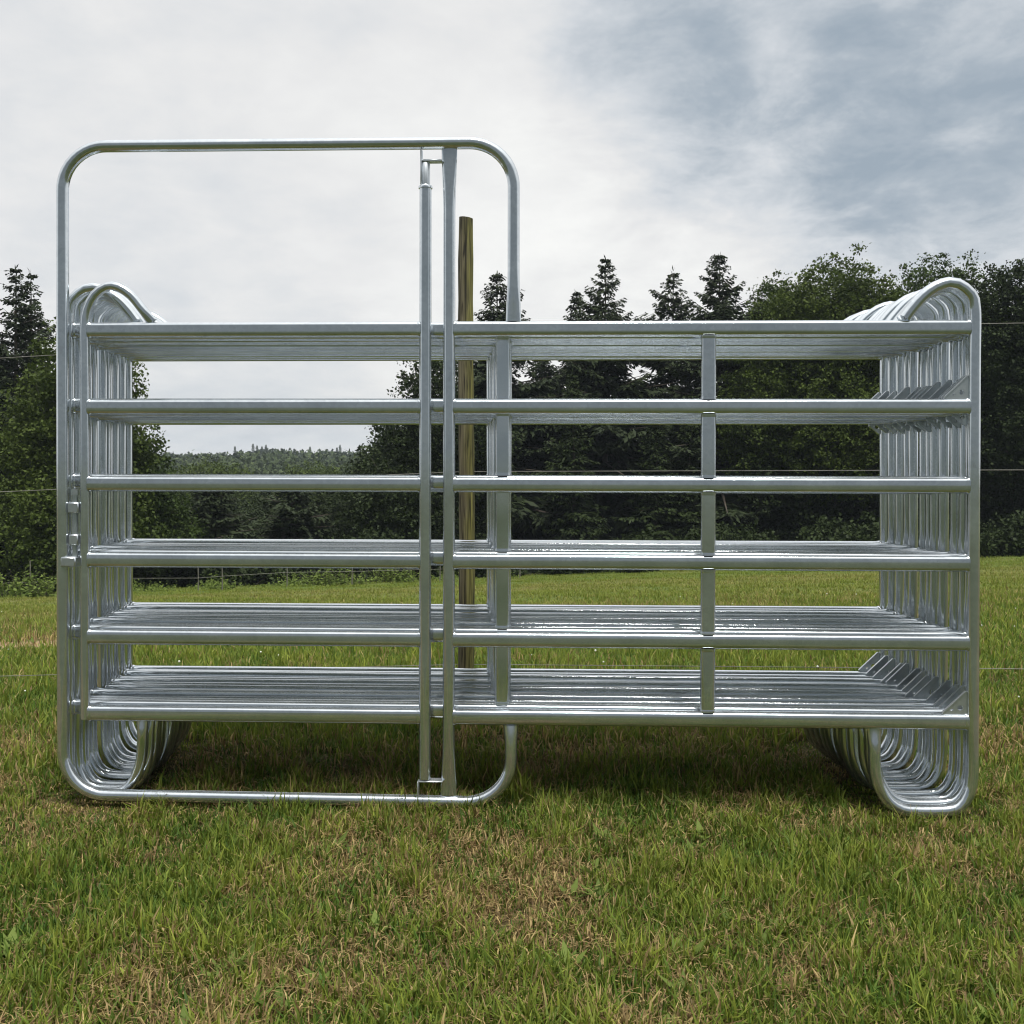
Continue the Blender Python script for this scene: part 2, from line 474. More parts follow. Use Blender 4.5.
def end_bm(s, u_post, wt, wb, TR=TR):
    bm = bmesh.new()
    pts = catmull(end_path(s, u_post, wt, wb), .018)
    n = len(pts); ra = [TR] * n; rb = [TR] * n
    for side in (0, 1):                                # both ends are pressed flat where they meet the rails
        acc = 0
        rngi = range(n) if side == 0 else range(n - 1, -1, -1)
        prev = None
        for i in rngi:
            if prev is not None: acc += (pts[i] - pts[prev]).length
            prev = i
            f = max(0, 1 - acc / .075) if side else max(0, 1 - acc / .045)
            f = f * f * (3 - 2 * f)
            ra[i] = TR * (1 + .22 * f); rb[i] = TR * (1 - .55 * f)
    tube(bm, pts, ra, rb, seg=16)
    return bm

def stiff_bm(u, z0, z1):
    bm = bmesh.new()
    tube(bm, [(u, 0, z0), (u, 0, z0 + .005), (u, 0, z1 - .005), (u, 0, z1)], .0235, .0125, seg=20, stadium=True)
    for z, s in ((z0, 1), (z1, -1)):
        tube(bm, [(u, 0, z), (u, 0, z + s * .006), (u, 0, z + s * .010)], [.0246, .0243, .0236], [.0136, .0133, .0126], seg=20, stadium=True)
    return bm

def gusset_bm(u, z, s=-1, up=1, W=.078, H=.075):
    """triangular plate in the corner of post and rail, with a lip along its slope, a bolt hole and a chain slot"""
    bm = bmesh.new()
    P = lambda a, b, y: Vector((u + s * a, y, z + up * b))
    outer = [(0, 0), (W, 0), (W, .006), (.006, H), (0, H)]
    hole = [(W * .3 + .0085 * math.cos(t * math.pi / 5), H * .3 + .0085 * math.sin(t * math.pi / 5)) for t in range(10)]
    slot = [(W * .55, H * .2), (W * .64, H * .15), (W * .69, H * .2), (W * .61, H * .27)]
    es = []
    for lp in (outer, hole, slot):
        vs = [bm.verts.new(P(a, b, -.003)) for a, b in lp]
        es += [bm.edges.new((vs[i], vs[(i + 1) % len(vs)])) for i in range(len(vs))]
    r = bmesh.ops.triangle_fill(bm, use_beauty=True, edges=es)
    fs = [g for g in r['geom'] if isinstance(g, bmesh.types.BMFace)]
    ex = bmesh.ops.extrude_face_region(bm, geom=fs)
    bmesh.ops.translate(bm, vec=(0, .006, 0), verts=[g for g in ex['geom'] if isinstance(g, bmesh.types.BMVert)])
    # lip bent back along the slope
    a0, a1 = P(W, .006, 0), P(.006, H, 0)
    tube(bm, [a0, a1], .0026, .0055, seg=8, power=4)
    return bm

STACK = 'galvanised panels leaning together in one stack'
D0, SLOPE = 3.28, .0342
RZ = -math.atan(SLOPE)
PITCH = .0575

def make_panel(x, y, z, rz):
    t = empty('corral_panel', (x, y, z), rz)
    ul, ur = 1.460, 1.478
    obj('end_frame', end_bm(-1, ul, .225, .245, .0172), M_STACK, t)
    obj('end_frame', end_bm(1, ur, .222, .30, .0172), M_STACK, t)
    for zr in ZR: obj('rail', rail_bm(-ul + TR * .7, ur - TR * .7, zr), M_STACK, t)
    for a, b in zip(ZR, ZR[1:]): obj('stiffener', stiff_bm(-.025, b + .0225, a - .0225), M_STACK, t)
    obj('gusset_plate', gusset_bm(ur - TR * .8, ZR[1] + .0225, -1, 1), M_WELD, t)
    obj('gusset_plate', gusset_bm(ur - TR * .8, ZR[1] - .0225, -1, -1, .042, .036), M_WELD, t)
    obj('gusset_plate', gusset_bm(ur - TR * .8, ZR[5] + .0225, -1, 1), M_WELD, t)
    return t

def dup(root, loc, rz):
    r = root.copy(); C.objects.link(r); r.location = loc; r.rotation_euler = (0, 0, rz)
    for ch in root.children:
        c = ch.copy(); C.objects.link(c); c.parent = r
    return r

ORD = ['directly behind the front gate panel, second in the stack', 'third in the stack counted from the front gate panel',
       'fourth in the stack counted from the front gate panel', 'fifth in the stack counted from the front gate panel',
       'sixth in the stack counted from the front gate panel', 'seventh and middle one of the thirteen panel stack',
       'sixth in the stack counted from its wooden post side', 'fifth in the stack counted from its wooden post side',
       'fourth in the stack counted from its wooden post side', 'third in the stack counted from its wooden post side',
       'last but one in the stack, facing the rearmost panel', 'rearmost in the stack, standing nearest the wooden post']
proto = None
for k in range(1, 13):
    jx = random.uniform(-.009, .009); jr = random.uniform(-.0022, .0022); jd = random.uniform(-.0085, .0085)
    x = -.002 - .0034 * k + jx; y = D0 + PITCH * k + jd
    z = random.uniform(-.006, .007) - .001 * k
    if k == 1:
        proto = t = make_panel(x, y, z, RZ + jr)
    else:
        t = dup(proto, (x, y, z), RZ + jr)
    t.rotation_euler.y = random.uniform(-.002, .002)
    tag(t, 'galvanised six-rail panel ' + ORD[k - 1], 'corral panel', STACK)

# --- front panel with the tall walk-through gate frame
g = empty('gate_panel', (0, D0, 0), RZ)
tag(g, 'tall galvanised gate panel at the front of the stack with an arched gate frame', 'gate panel', STACK)
UL, UP, UR, UB = -1.461, -.2022, 1.457, .004
obj('end_frame', end_bm(1, UR, .2175, .306), M_GALV, g)
for zr in ZR: obj('rail', rail_bm(UP + TR * .7, UR - TR * .7, zr), M_GALV, g)
for a, b in zip(ZR, ZR[1:]): obj('stiffener', stiff_bm(.625, b + .0225, a - .0225), M_GALV, g)
obj('gusset_plate', gusset_bm(UR - TR * .8, ZR[1] + .0225, -1, 1), M_WELD, g)
obj('gusset_plate', gusset_bm(UR - TR * .8, ZR[5] + .0225, -1, 1), M_WELD, g)
# the one bent tube round the gate opening
pts = fillet([(UB, 0, ZR[0] + .024), (UB, 0, 2.143), (UL, 0, 2.143), (UL, 0, .037), (UB - .006, 0, .028), (UB - .006, 0, ZR[5] - .024)], .142, 12)
fine = []
for a, b in zip(pts, pts[1:]):
    n = max(1, int((b - a).length / .05))
    fine += [a.lerp(b, k / n) for k in range(n)]
fine.append(pts[-1])
n = len(fine); ra = []; rb = []
L_ = [0]
for a, b in zip(fine, fine[1:]): L_.append(L_[-1] + (b - a).length)
for l in L_:
    f = max(0, 1 - min(l / .14, (L_[-1] - l) / .06)); f = f * f * (3 - 2 * f)
    ra.append(TR * (1 + .28 * f)); rb.append(TR * (1 - .5 * f))
bm = bmesh.new(); tube(bm, fine, ra, rb, seg=18)
obj('gate_frame', bm, M_GALV, g)
# fixed post right of the gate, pressed wide and flat at both ends
bm = bmesh.new()
zz = [.05, .06, .08, .11, .15, .2, .3, .8, 1.3, 1.8, 1.93, 2.0, 2.06, 2.1, 2.12, 2.127]
ra = []; rb = []
for z in zz:
    f = max(0, 1 - min((z - .05) / .2, (2.127 - z) / .2)); f = f * f * (3 - 2 * f)
    ra.append(.0195 * (1 + .3 * f)); rb.append(.0195 * (1 - .68 * f))
tube(bm, [(UP, 0, z) for z in zz], ra, rb, seg=18)
obj('latch_post', bm, M_GALV, g)
# brackets which catch the gate's bolt above and below
UG = -.279
bm = bmesh.new()
box(bm, (UG - .013, 0, 2.065), (.005, .03, .115)); box(bm, (UG + .022, 0, 2.085), (.064, .03, .007))
obj('latch_bracket', bm, M_WELD, g)
bm = bmesh.new()
box(bm, (UG - .021, 0, .072), (.004, .036, .05)); box(bm, (UG + .020, 0, .0975), (.078, .036, .005))
obj('latch_bracket', bm, M_WELD, g)
# the gate leaf
UH = -1.388
bm = bmesh.new()
lp = [(UH, .285), (UH, .6), (UH, .9), (UH, 1.2), (UH, 1.45), (UH, 1.562), (UH + .008, 1.615), (UH + .033, 1.662), (UH + .073, 1.689),
      (UH + .112, 1.686), (UH + .152, 1.66), (UH + .185, 1.62), (UH + .222, 1.573)]
pts = catmull([Vector((u, 0, z)) for u, z in lp], .018)
tube(bm, pts, [.0155] * (len(pts) - 2) + [.0165, .018], [.0155] * (len(pts) - 2) + [.011, .007], seg=16)
tube(bm, [(UG, 0, .103), (UG, 0, .11), (UG, 0, 1.0), (UG, 0, 1.995), (UG, 0, 2.0)], [.0195] * 5, seg=18)
tube(bm, [(UG, 0, 1.998), (UG, 0, 2.004), (UG, 0, 2.008)], [.0225, .0225, .02], seg=18)
leaf = obj('gate_leaf', bm, M_GALV, g)
for zr in ZR: obj('rail', rail_bm(UH + .0155 * .7, UG - TR * .7, zr), M_GALV, leaf)
bm = bmesh.new(); tube(bm, [(UG, 0, 2.0), (UG, 0, 2.008), (UG, 0, 2.078), (UG, 0, 2.082)], [.0145, .0145, .0145, .012], seg=14)
obj('latch_bolt', bm, M_WELD, leaf)
# threaded eye bolt hinge with its nuts, on the left stile
bm = bmesh.new()
uh = -1.425
box(bm, (uh - .01, 0, .797), (.05, .046, .032), .004)
tube(bm, [(uh + .004, 0, .795), (uh + .004, 0, 1.02)], .0085, seg=10)
for k in range(26):
    z = .865 + k * .005
    tube(bm, [(uh + .004, 0, z), (uh + .004, 0, z + .0025)], .0097, seg=10)
box(bm, (uh + .004, 0, .972), (.036, .034, .034), .003)
box(bm, (uh + .004, 0, .868), (.030, .030, .034), .003)
tube(bm, [(uh + .004, 0, 1.012), (uh + .004, 0, 1.03)], .013, seg=6)
obj('hinge_bolt', bm, M_WELD, leaf)

# ------------------------------------------------------------------ wooden post and wires
PD = 4.47
px_, pz_ = (467 - 512) / F * PD, CAM_Z + (HOR - 218) / F * PD
bm = bmesh.new()
pts = []; rr = []
gz = float(ground_z(px_, PD))
for k in range(28):
    t = k / 27
    pts.append(Vector((.006 * math.sin(t * 5) - .010 * (1 - t), .004 * math.sin(t * 7), -.25 + t * (pz_ - gz + .25))))
    rr.append(.0362 - .004 * t + .0012 * math.sin(k * 2.1))
rr[-1] *= .93
tube(bm, pts, rr, seg=20)
for v in bm.verts:
    a = math.atan2(v.co.y, v.co.x)
    v.co.x *= 1 + .03 * math.sin(a * 5 + v.co.z * 1.5); v.co.y *= 1 + .03 * math.sin(a * 7 - v.co.z)
    if v.co.z > pz_ - gz - .01: v.co.z += v.co.x * -.12
o = obj('fence_post', bm, M_WOOD); o.location = (px_, PD, gz)
tag(o, 'tall weathered round wooden post with green algae behind the panel stack', 'fence post')

DL, DR = 4.64, 4.26
WP = [((25, 357), (465, 331), (1002, 322), 'topmost thin fence wire passing just under the top rails'),
      ((25, 491), (465, 471), (1002, 468.5), 'thin fence wire passing the trees at the third rail height'),
      ((25, 676), (465, 664), (1002, 667.5), 'lowest thin fence wire running close above the grass')]
for (a, b, c, lab) in WP:
    A = at(*a, DL); B = at(*b, PD + .036); Cc_ = at(*c, DR)
    A2 = B + (A - B) * 4.2; C2 = B + (Cc_ - B) * 3.8
    bm = bmesh.new()
    tube(bm, [A2, B, C2], .0015, seg=6, up=Vector((0, 0, 1)))
    o = obj('fence_wire', bm, M_WIRE)
    tag(o, lab, 'fence wire', 'wires held by the wooden post')

# ------------------------------------------------------------------ foliage
def diamonds(P, d, side, l, w):
    l = np.reshape(l, (-1, 1)); w = np.reshape(w, (-1, 1))
    m = P + d * l * .5
    return np.stack([P, m + side * w, P + d * l, m - side * w], 1).reshape(-1, 3)
def unit(v): return v / np.maximum(np.linalg.norm(v, axis=-1, keepdims=True), 1e-6)

def spruce_crown(H, Rb, seed, z0=.06, dens=1.0, sparse=.8):
    r = np.random.default_rng(seed)
    Ps, ds, ls, ws = [], [], [], []
    bark = []
    z = z0 * H
    while z < H - .12:
        t = z / H
        Lm = Rb * (1 - t) ** .86 * (1 if t > .18 else .75 + t * 1.4) + .08
        nbr = int(r.integers(5, 8))
        a0 = r.random() * 6.28
        for k in range(nbr):
            if r.random() > sparse + .15: continue
            L = Lm * r.uniform(.5, 1.2) * (1 + .22 * math.sin(a0 * .13 + 6.283 * k / nbr + seed) + .15 * math.sin(z * 2.3 + seed + k))
            az = a0 + 6.283 * k / nbr + r.normal(0, .22)
            el = -.30 + .95 * t ** 1.6 + r.normal(0, .10)
            dirh = np.array([math.cos(az), math.sin(az), 0.])
            ns = max(4, int(L / .10 * dens))
            s = (np.arange(ns) + r.random(ns)) / ns
            s = s ** .8
            droop = -.16 * L * s ** 2 + .20 * L * s ** 3.4
            P = np.array([0, 0, z]) + dirh * (L * s * math.cos(el))[:, None]
            P[:, 2] += L * s * math.sin(el) + droop
            bark.append((np.array([0, 0, z]), P[-1] if ns else None, .012 + .012 * L))
            perp = np.array([-dirh[1], dirh[0], 0])
            lat = .36 * L * (1 - s) ** .8 + .16
            for sg in (-1, 1):
                ang = .95 + r.normal(0, .18, ns)
                dl = dirh * np.cos(ang)[:, None] + perp * (sg * np.sin(ang))[:, None]
                dl[:, 2] += -.25 + r.normal(0, .18, ns)
                dl = unit(dl)
                for q in range(3):
                    f = q / 3
                    m = lat * (.55 if q else .5)
                    Ps.append(P + dl * (lat * f)[:, None]); 
                    dq = dl + r.normal(0, .22, dl.shape); dq[:, 2] -= .12 * q
                    ds.append(unit(dq)); ls.append(m); ws.append(np.full(ns, .035) + .05 * lat)
            dt = unit(np.tile(dirh, (ns, 1)) + r.normal(0, .3, (ns, 3)) + np.array([0, 0, -.45]))
            Ps.append(P); ds.append(dt); ls.append(np.full(ns, .24) + .06 * L * (1 - s)); ws.append(np.full(ns, .045))
        z += (.27 + .17 * (1 - t)) * r.uniform(.7, 1.3) * max(.6, H / 15)
    # leader
    Ps.append(np.tile([0, 0, H - .5], (5, 1)) + np.array([0, 0, .1]) * np.arange(5)[:, None]); ds.append(unit(r.normal(0, .25, (5, 3)) + [0, 0, 1])); ls.append(np.full(5, .3)); ws.append(np.full(5, .03))
    P = np.concatenate(Ps); d = np.concatenate(ds); l = np.concatenate(ls); w = np.concatenate(ws)
    side = unit(np.cross(d, unit(r.normal(0, 1, d.shape) * .6 + [0, 0, 1])))
    return diamonds(P, d, side, l, w), bark

def broad_crown(blobs, seed, leaf=.17, per=1.0, clump=.45):
    """blobs: (x, y, z, rx, rz); clumps sit mostly in each blob's outer shell"""
    r = np.random.default_rng(seed)
    Ps = []
    for (bx, by, bz, rx, rz) in blobs:
        nc = int(95 * per * (rx * rx * .6 + rx * rz * .8) ** .85 / clump ** 1.2 * .28)
        v = unit(r.normal(0, 1, (nc, 3)))
        rad = r.random(nc) ** .33 * (.82 + .36 * r.random(nc))
        rad = np.where(r.random(nc) < .12, rad * 1.16, rad)
        c = v * rad[:, None] * np.array([rx, rx, rz]) + np.array([bx, by, bz])
        m = 34
        sc = clump * (.5 + r.random((nc, 1, 1)))
        leafp = c[:, None, :] + np.clip(r.normal(0, .5, (nc, m, 3)), -.8, .8) * sc * np.array([1, 1, .6])
        Ps.append(leafp.reshape(-1, 3))
    P = np.concatenate(Ps)
    n = len(P)
    d = unit(r.normal(0, 1, (n, 3)) + np.array([0, 0, -.25]))
    side = unit(np.cross(d, unit(r.normal(0, .7, (n, 3)) + np.array([0, 0, 1]))))
    l = leaf * (.6 + .8 * r.random(n)); w = l * .33
    return diamonds(P, d, side, l, w)

def foliage(name, V, m, parent):
    n = len(V) // 4
    return np_mesh(name, V, np.arange(n * 4), np.full(n, 4), [m], parent)

def trunk_bm(H, r0, top=.97, lean=0, seed=0):
    rr = random.Random(seed); bm = bmesh.new()
    pts = []; ra = []
    for k in range(14):
        t = k / 13
        pts.append(Vector((lean * t * H + .02 * rr.uniform(-1, 1) * H * .15 * t * (1 - t), .02 * rr.uniform(-1, 1) * H * .15 * t, -.4 + t * (H * top + .4))))
        ra.append(r0 * (1 - t) ** .9 + .012 + (.35 * r0 if k == 0 else 0))
    tube(bm, pts, ra, seg=9, up=Vector((0, 1, 0)))
    return bm, pts

def limb(bm, a, b, r, sag=.1):
    a = Vector(a); b = Vector(b)
    m = a.lerp(b, .5) + Vector((0, 0, -sag * (b - a).length))
    tube(bm, [a, a.lerp(m, .6), m, m.lerp(b, .5), b], [r, r * .8, r * .62, r * .4, r * .12], seg=6, up=Vector((.3, .9, .1)))

def spruce_arrays(H, Rb, seed, **kw):
    V, bark = spruce_crown(H, Rb, seed, **kw)
    bm, _ = trunk_bm(H, .013 * H, seed=seed)
    for k, (a, b, r) in enumerate(bark):
        if b is not None: tube(bm, [Vector(a), Vector(a).lerp(Vector(b), .5) - Vector((0, 0, .02)), Vector(b)], [r, r * .7, r * .15], seg=4, cap=False)
    return V, bm

def place(name, px, py_top, D, builder, label, cat='tree', group=None, rz=None):
    """stand a tree at depth D so that its top reaches row py_top"""
    x = (px - 512) / F * D
    zb = float(ground_z(x, D)); H = CAM_Z + (HOR - py_top) / F * D - zb
    t = empty(name, (x, D, zb), random.uniform(0, 6.28) if rz is None else rz)
    tag(t, label, cat, group)
    builder(t, H)
    return t

def b_spruce(Rb, seed, **kw):
    def f(t, H):
        V, bm = spruce_arrays(H, Rb, seed, **kw)
        foliage('crown', V, M_SPRUCE, t); obj('trunk', bm, M_BARK, t)
    return f

def b_broad(blobs, seed, m, leaf=.17, per=1.0, clump=.45, r0=.2):
    """blob coordinates as fractions of the height"""
    def f(t, H):
        B = [(a * H, b * H, c * H, rx * H, rz * H) for a, b, c, rx, rz in blobs]
        foliage('crown', broad_crown(B, seed, leaf, per, clump), m, t)
        bm, pts = trunk_bm(H, r0, .8, seed=seed)
        rr = random.Random(seed)
        for (a, b, c, rx, rz) in B:
            for q in range(3):
                tgt = Vector((a + rr.uniform(-.6, .6) * rx, b + rr.uniform(-.6, .6) * rx, c + rr.uniform(-.3, .9) * rz))
                s = pts[min(12, max(3, int(13 * min(.85, tgt.z / H * .6))))]
                limb(bm, s, tgt, r0 * .3)
        obj('trunk', bm, M_BARK, t)
    return f

SG = 'spruces along the field edge'; BG = 'broadleaf trees along the field edge'
place('spruce_tree', 16, 267, 43, b_spruce(4.0, 21, sparse=.52), 'dark twin-topped looking spruce, leftmost tree at the left picture edge', group=SG)
place('spruce_tree', 31, 271, 45, b_spruce(3.4, 22, sparse=.5), 'dark slim spruce just left of the tall gate frame top', group=SG)
place('spruce_tree', 497, 272, 52, b_spruce(6.6, 23, sparse=.7), 'dark spruce whose tip shows right of the wooden post', group=SG)
place('spruce_tree', 576, 291, 55, b_spruce(4.4, 24, sparse=.7), 'shorter dark spruce touching the left side of a tall pointed spruce', group=SG)
place('spruce_tree', 541, 338, 57, b_spruce(4.6, 28, sparse=.75), 'half hidden lower spruce in the gap right of the wooden post, under the top rail', group=SG)
place('spruce_tree', 605, 257, 51, b_spruce(5.6, 25, sparse=.7), 'tall pointed dark spruce above the middle of the right half top rail', group=SG)
place('spruce_tree', 672, 268, 53, b_spruce(5.4, 26, sparse=.55), 'slim thin spruce left of the tallest spruce on the right', group=SG)
place('spruce_tree', 719, 254, 50, b_spruce(6.6, 27, sparse=.72), 'tallest spruce on the right, above the short upright bars', group=SG)

place('broadleaf_tree', 80, 318, 38, b_broad([(0, 0, .7, .2, .28), (-.1, .05, .45, .25, .28), (.07, 0, .46, .2, .24), (.02, -.1, .25, .26, .22)], 31, M_OLIVE, .14, 1.3, .4),
      'olive green leafy tree behind the left panel posts', group=BG, rz=0)
place('broadleaf_tree', 128, 420, 40, b_broad([(0, 0, .64, .24, .32), (-.2, .1, .35, .3, .3), (.12, 0, .34, .26, .28)], 32, M_GREEN, .135, 1.50, .40),
      'low leafy tree seen through the gate beside the left panel posts', group=BG, rz=0)
place('broadleaf_tree', 424, 345, 44, b_broad([(.03, 0, .76, .14, .22), (.02, 0, .56, .21, .22), (.16, .02, .5, .22, .26), (-.06, -.05, .34, .30, .2), (-.08, -.05, .18, .32, .18)], 33, M_DARKLEAF, .135, 1.50, .40),
      'dark dense tree seen through the gate left of the latch post', group=BG, rz=0)
place('broadleaf_tree', 832, 256, 47, b_broad([(0, 0, .78, .2, .2), (-.13, .02, .66, .2, .22), (.13, 0, .70, .19, .2), (-.2, 0, .45, .19, .2), (.02, 0, .45, .26, .26), (.2, 0, .45, .2, .22)], 34, M_OLIVE, .135, 1.65, .40),
      'wide rounded olive green tree rising above the right end of the rails', group=BG, rz=0)
place('broadleaf_tree', 776, 272, 51, b_broad([(0, 0, .84, .10, .13), (-.05, 0, .66, .14, .16), (.05, 0, .5, .17, .2)], 35, M_GREEN, .135, 1.20, .40),
      'narrow leafy tree between the tallest spruce and the rounded olive tree', group=BG, rz=0)
place('broadleaf_tree', 938, 259, 50, b_broad([(0, 0, .8, .17, .19), (-.1, 0, .66, .16, .2), (.12, 0, .64, .18, .22), (0, 0, .42, .26, .26)], 36, M_GREEN, .135, 1.65, .40),
      'green leafy tree directly behind the right hand bent panel loops', group=BG, rz=0)
place('broadleaf_tree', 1016, 258, 45, b_broad([(0, 0, .8, .15, .19), (-.08, 0, .62, .17, .2), (.12, 0, .6, .2, .24), (0, 0, .38, .24, .26)], 37, M_DARKLEAF, .135, 1.65, .40),
      'dark leafy tree at the right picture edge', group=BG, rz=0)

place('spruce_tree', 212, 473, 42, b_spruce(3.0, 41, sparse=.8), 'low spruce with drooping boughs seen through the gate, nearer the left panel posts', group=SG)
place('spruce_tree', 292, 476, 42.5, b_spruce(3.2, 42, sparse=.8), 'low spruce with drooping boughs seen through the middle of the gate', group=SG)
place('broadleaf_tree', 214, 461, 88, b_broad([(0, 0, .66, .42, .34), (-.4, 0, .5, .36, .34), (.4, 0, .52, .36, .32)], 38, M_OLIVE, .2, .8, .6),
      'pale green round tree down the valley, left under the distant hill', group='round trees down in the valley', rz=0)
place('broadleaf_tree', 322, 463, 92, b_broad([(0, 0, .66, .4, .34), (-.35, 0, .5, .36, .32), (.38, 0, .5, .34, .32)], 39, M_OLIVE, .2, .8, .6),
      'pale green round tree down the valley, right under the distant hill', group='round trees down in the valley', rz=0)

# the wood behind and under them, which reads as one dark mass
def woodland():
    r = np.random.default_rng(77); rr = random.Random(77)
    chunks = []
    tb = bmesh.new()
    sp = [spruce_crown(10, 2.6, 200 + k, dens=.55, sparse=.75)[0] for k in range(3)]
    bl = [broad_crown([(0, 0, 6.6, 2.4, 2.8), (-1.2, 0, 4.2, 2.3, 2.4), (1.3, .3, 3.8, 2.3, 2.4), (0, 0, 2.0, 2.6, 1.8)], 210 + k, .20, .62, .6) for k in range(3)]
    for row, (D, n) in enumerate(((47, 20), (53, 22), (60, 24), (68, 24))):
        for k in range(n):
            px = -330 + (1024 + 660) * (k + rr.uniform(.1, .9)) / n
            yt = float(np.interp(px, [-300, 0, 100, 125, 170, 340, 370, 400, 480, 500, 560, 630, 660, 690, 720, 800, 1400], [330, 345, 400, 460, 480, 480, 455, 405, 385, 366, 364, 372, 400, 385, 372, 362, 330]))
            yt += rr.uniform(-6, 22) - (row == 3) * 2
            if 140 < px < 350: yt = max(yt, 478)
            x = (px - 512) / F * D
            zb = float(ground_z(x, D)); H = CAM_Z + (HOR - yt) / F * D - zb
            src = rr.choice(sp + bl[:2] if px > 420 else sp[:1] + bl)
            s = H / 10; w = s * rr.uniform(.85, 1.15); w = max(w, .62)
            a = rr.uniform(0, 6.28); ca, sa = math.cos(a), math.sin(a)
            v = src * np.array([w, w, s])
            v = np.stack([v[:, 0] * ca - v[:, 1] * sa + x, v[:, 0] * sa + v[:, 1] * ca + D, v[:, 2] + zb], -1)
            chunks.append(v)
            tube(tb, [Vector((x, D, zb - .3)), Vector((x + rr.uniform(-.2, .2), D, zb + H * .5)), Vector((x, D, zb + H * .9))], [.011 * H + .03, .008 * H, .01], seg=6, cap=False)
    V = np.concatenate(chunks); n = len(V) // 4
    tb.verts.index_update()
    tv = np.array([v.co[:] for v in tb.verts]); tf = np.array([[v.index for v in f.verts] for f in tb.faces])
    nv = len(V)
    V = np.concatenate([V, tv])
    loops = np.concatenate([np.arange(n * 4), (tf + nv).ravel()])
    sizes = np.full(n + len(tf), 4)
    o = np_mesh('woodland', V, loops, sizes, [M_DARKLEAF, M_BARK], mat_idx=np.concatenate([np.zeros(n), np.ones(len(tf))]))
    tag(o, 'dense dark wood of trees beyond the field edge', 'woodland', kind='stuff')
woodland()

# undergrowth along the wood's foot
def undergrowth():
    r = np.random.default_rng(5); rr = random.Random(5)
    blobs = []
    for k in range(120):
        px = rr.uniform(-300, 1320); D = rr.uniform(38, 45)
        x = (px - 512) / F * D; zb = float(ground_z(x, D)); h = rr.uniform(.5, 2.0)
        blobs.append((x, D, zb + h * .45, h * .75, h * .6))
    o = foliage('undergrowth', broad_crown(blobs, 6, .16, .55, .4), M_DARKLEAF, None)
    tag(o, 'low dark undergrowth along the foot of the wood', 'undergrowth', kind='stuff')
undergrowth()

# bushes and weeds on the field edge
def bush(px, py, D, rx, h, m, label, name='bush', leaf=.12, per=1.6):
    x = (px - 512) / F * D; zb = float(ground_z(x, D))
    t = empty(name, (x, D, zb)); tag(t, label, 'bush', 'bushes along the field edge')
    rr = random.Random(int(px))
    V, bm = weeds(0, 0, 0, rx, h, int(46 * rx * per), int(px), leaf)
    foliage('foliage', V, m, t); obj('stem', bm, M_BARK, t)
def weeds(x, y, z, rx, h, ns, seed, leaf, ry=None):
    """upright ragged stems with leaves in pairs up each of them"""
    r = np.random.default_rng(seed); bm = bmesh.new(); Ps, ds, ls = [], [], []
    for k in range(ns):
        bx = x + r.uniform(-1, 1) * rx; by = y + r.uniform(-1, 1) * (ry or rx * .6)
        hh = h * r.uniform(.45, 1.1) * (1 - .45 * abs(bx - x) / rx)
        tp = np.array([bx + r.normal(0, .14) * h, by + r.normal(0, .14) * h, z + hh])
        b0 = np.array([bx, by, z - .03])
        if ry is None or k % 4 == 0: tube(bm, [Vector(b0), Vector(tp)], [.006, .003], seg=4, cap=False)
        n = max(5, int(hh / .035))
        f = r.uniform(.12, 1.02, n)[:, None]
        Ps.append(b0 + (tp - b0) * f); ds.append(unit(r.normal(0, 1, (n, 3)) * [1, 1, .5] + [0, 0, .1])); ls.append(leaf * (1.25 - .7 * f[:, 0]) * r.uniform(.7, 1.5, n))
    P = np.concatenate(Ps); d = np.concatenate(ds); l = np.concatenate(ls)
    side = unit(np.cross(d, unit(r.normal(0, .5, d.shape) + [0, 0, 1])))
    return diamonds(P, d, side, l, l * .26), bm
bush(20, 0, 29, 1.05, .85, M_BRIGHT, 'bright green bush at the left picture edge, beyond the field', leaf=.14)
bush(335, 0, 33.5, 1.1, .75, M_BRIGHT, 'pale green bramble seen low through the right part of the gate', leaf=.12)
bush(393, 0, 34.5, .8, .95, M_BRIGHT, 'leafy weed clump seen low beside the gate latch stile', leaf=.12)
bush(858, 0, 41, 1.5, 1.15, M_GREEN, 'grey green bush seen low beside the right panel posts', leaf=.14)
Vs = []
rr = random.Random(44)
for k in range(85):
    px = rr.uniform(-200, 1250); D = 31 + 5 * max(0, min(1, px / 520)) + rr.uniform(-.8, 1.6) + (3.5 if px > 520 else 0)
    x = (px - 512) / F * D; h = rr.uniform(.18, .55)
    Vs.append(weeds(x, D, float(ground_z(x, D)), rr.uniform(.3, .9), h, rr.randint(12, 30), k, .09, ry=.3)[0])
o = foliage('weeds', np.concatenate(Vs), M_BRIGHT, None)
tag(o, 'ragged strip of low weeds along the far edge of the field', 'weeds', kind='stuff')

# far wire fence along the field edge on the left
fz = lambda x, D, h: Vector((x, D, float(ground_z(x, D)) + h))
f = empty('wire_fence', fz(-9.5, 31, 0)); tag(f, 'far fence of thin posts and wire along the field edge beyond the gate', 'fence')
base = f.location.copy()
posts = [(-60, 30.5, 1.1), (30, 30.8, 1.1), (112, 31.2, 1.1), (198, 31.6, .9), (222, 31.7, .8), (287, 32.0, 1.35), (352, 32.4, 1.1), (440, 33.0, 1.1), (520, 33.6, 1.1)]
tops = []
for px, D, h in posts:
    p = fz((px - 512) / F * D, D, 0) - base
    bm = bmesh.new(); tube(bm, [p + Vector((0, 0, -.1)), p + Vector((.01, 0, h * .5)), p + Vector((0, 0, h))], [.018, .017, .015], seg=8)
    obj('post', bm, M_FARPOST, f); tops.append(p)
for hh in (.45,):
    bm = bmesh.new()
    tube(bm, [p + Vector((0, -.03, hh)) for p in tops], .006, seg=5, up=Vector((0, 0, 1)))
    obj('wire', bm, M_WIRE, f)
D = 40; p = fz((1012 - 512) / F * D, D, 0)
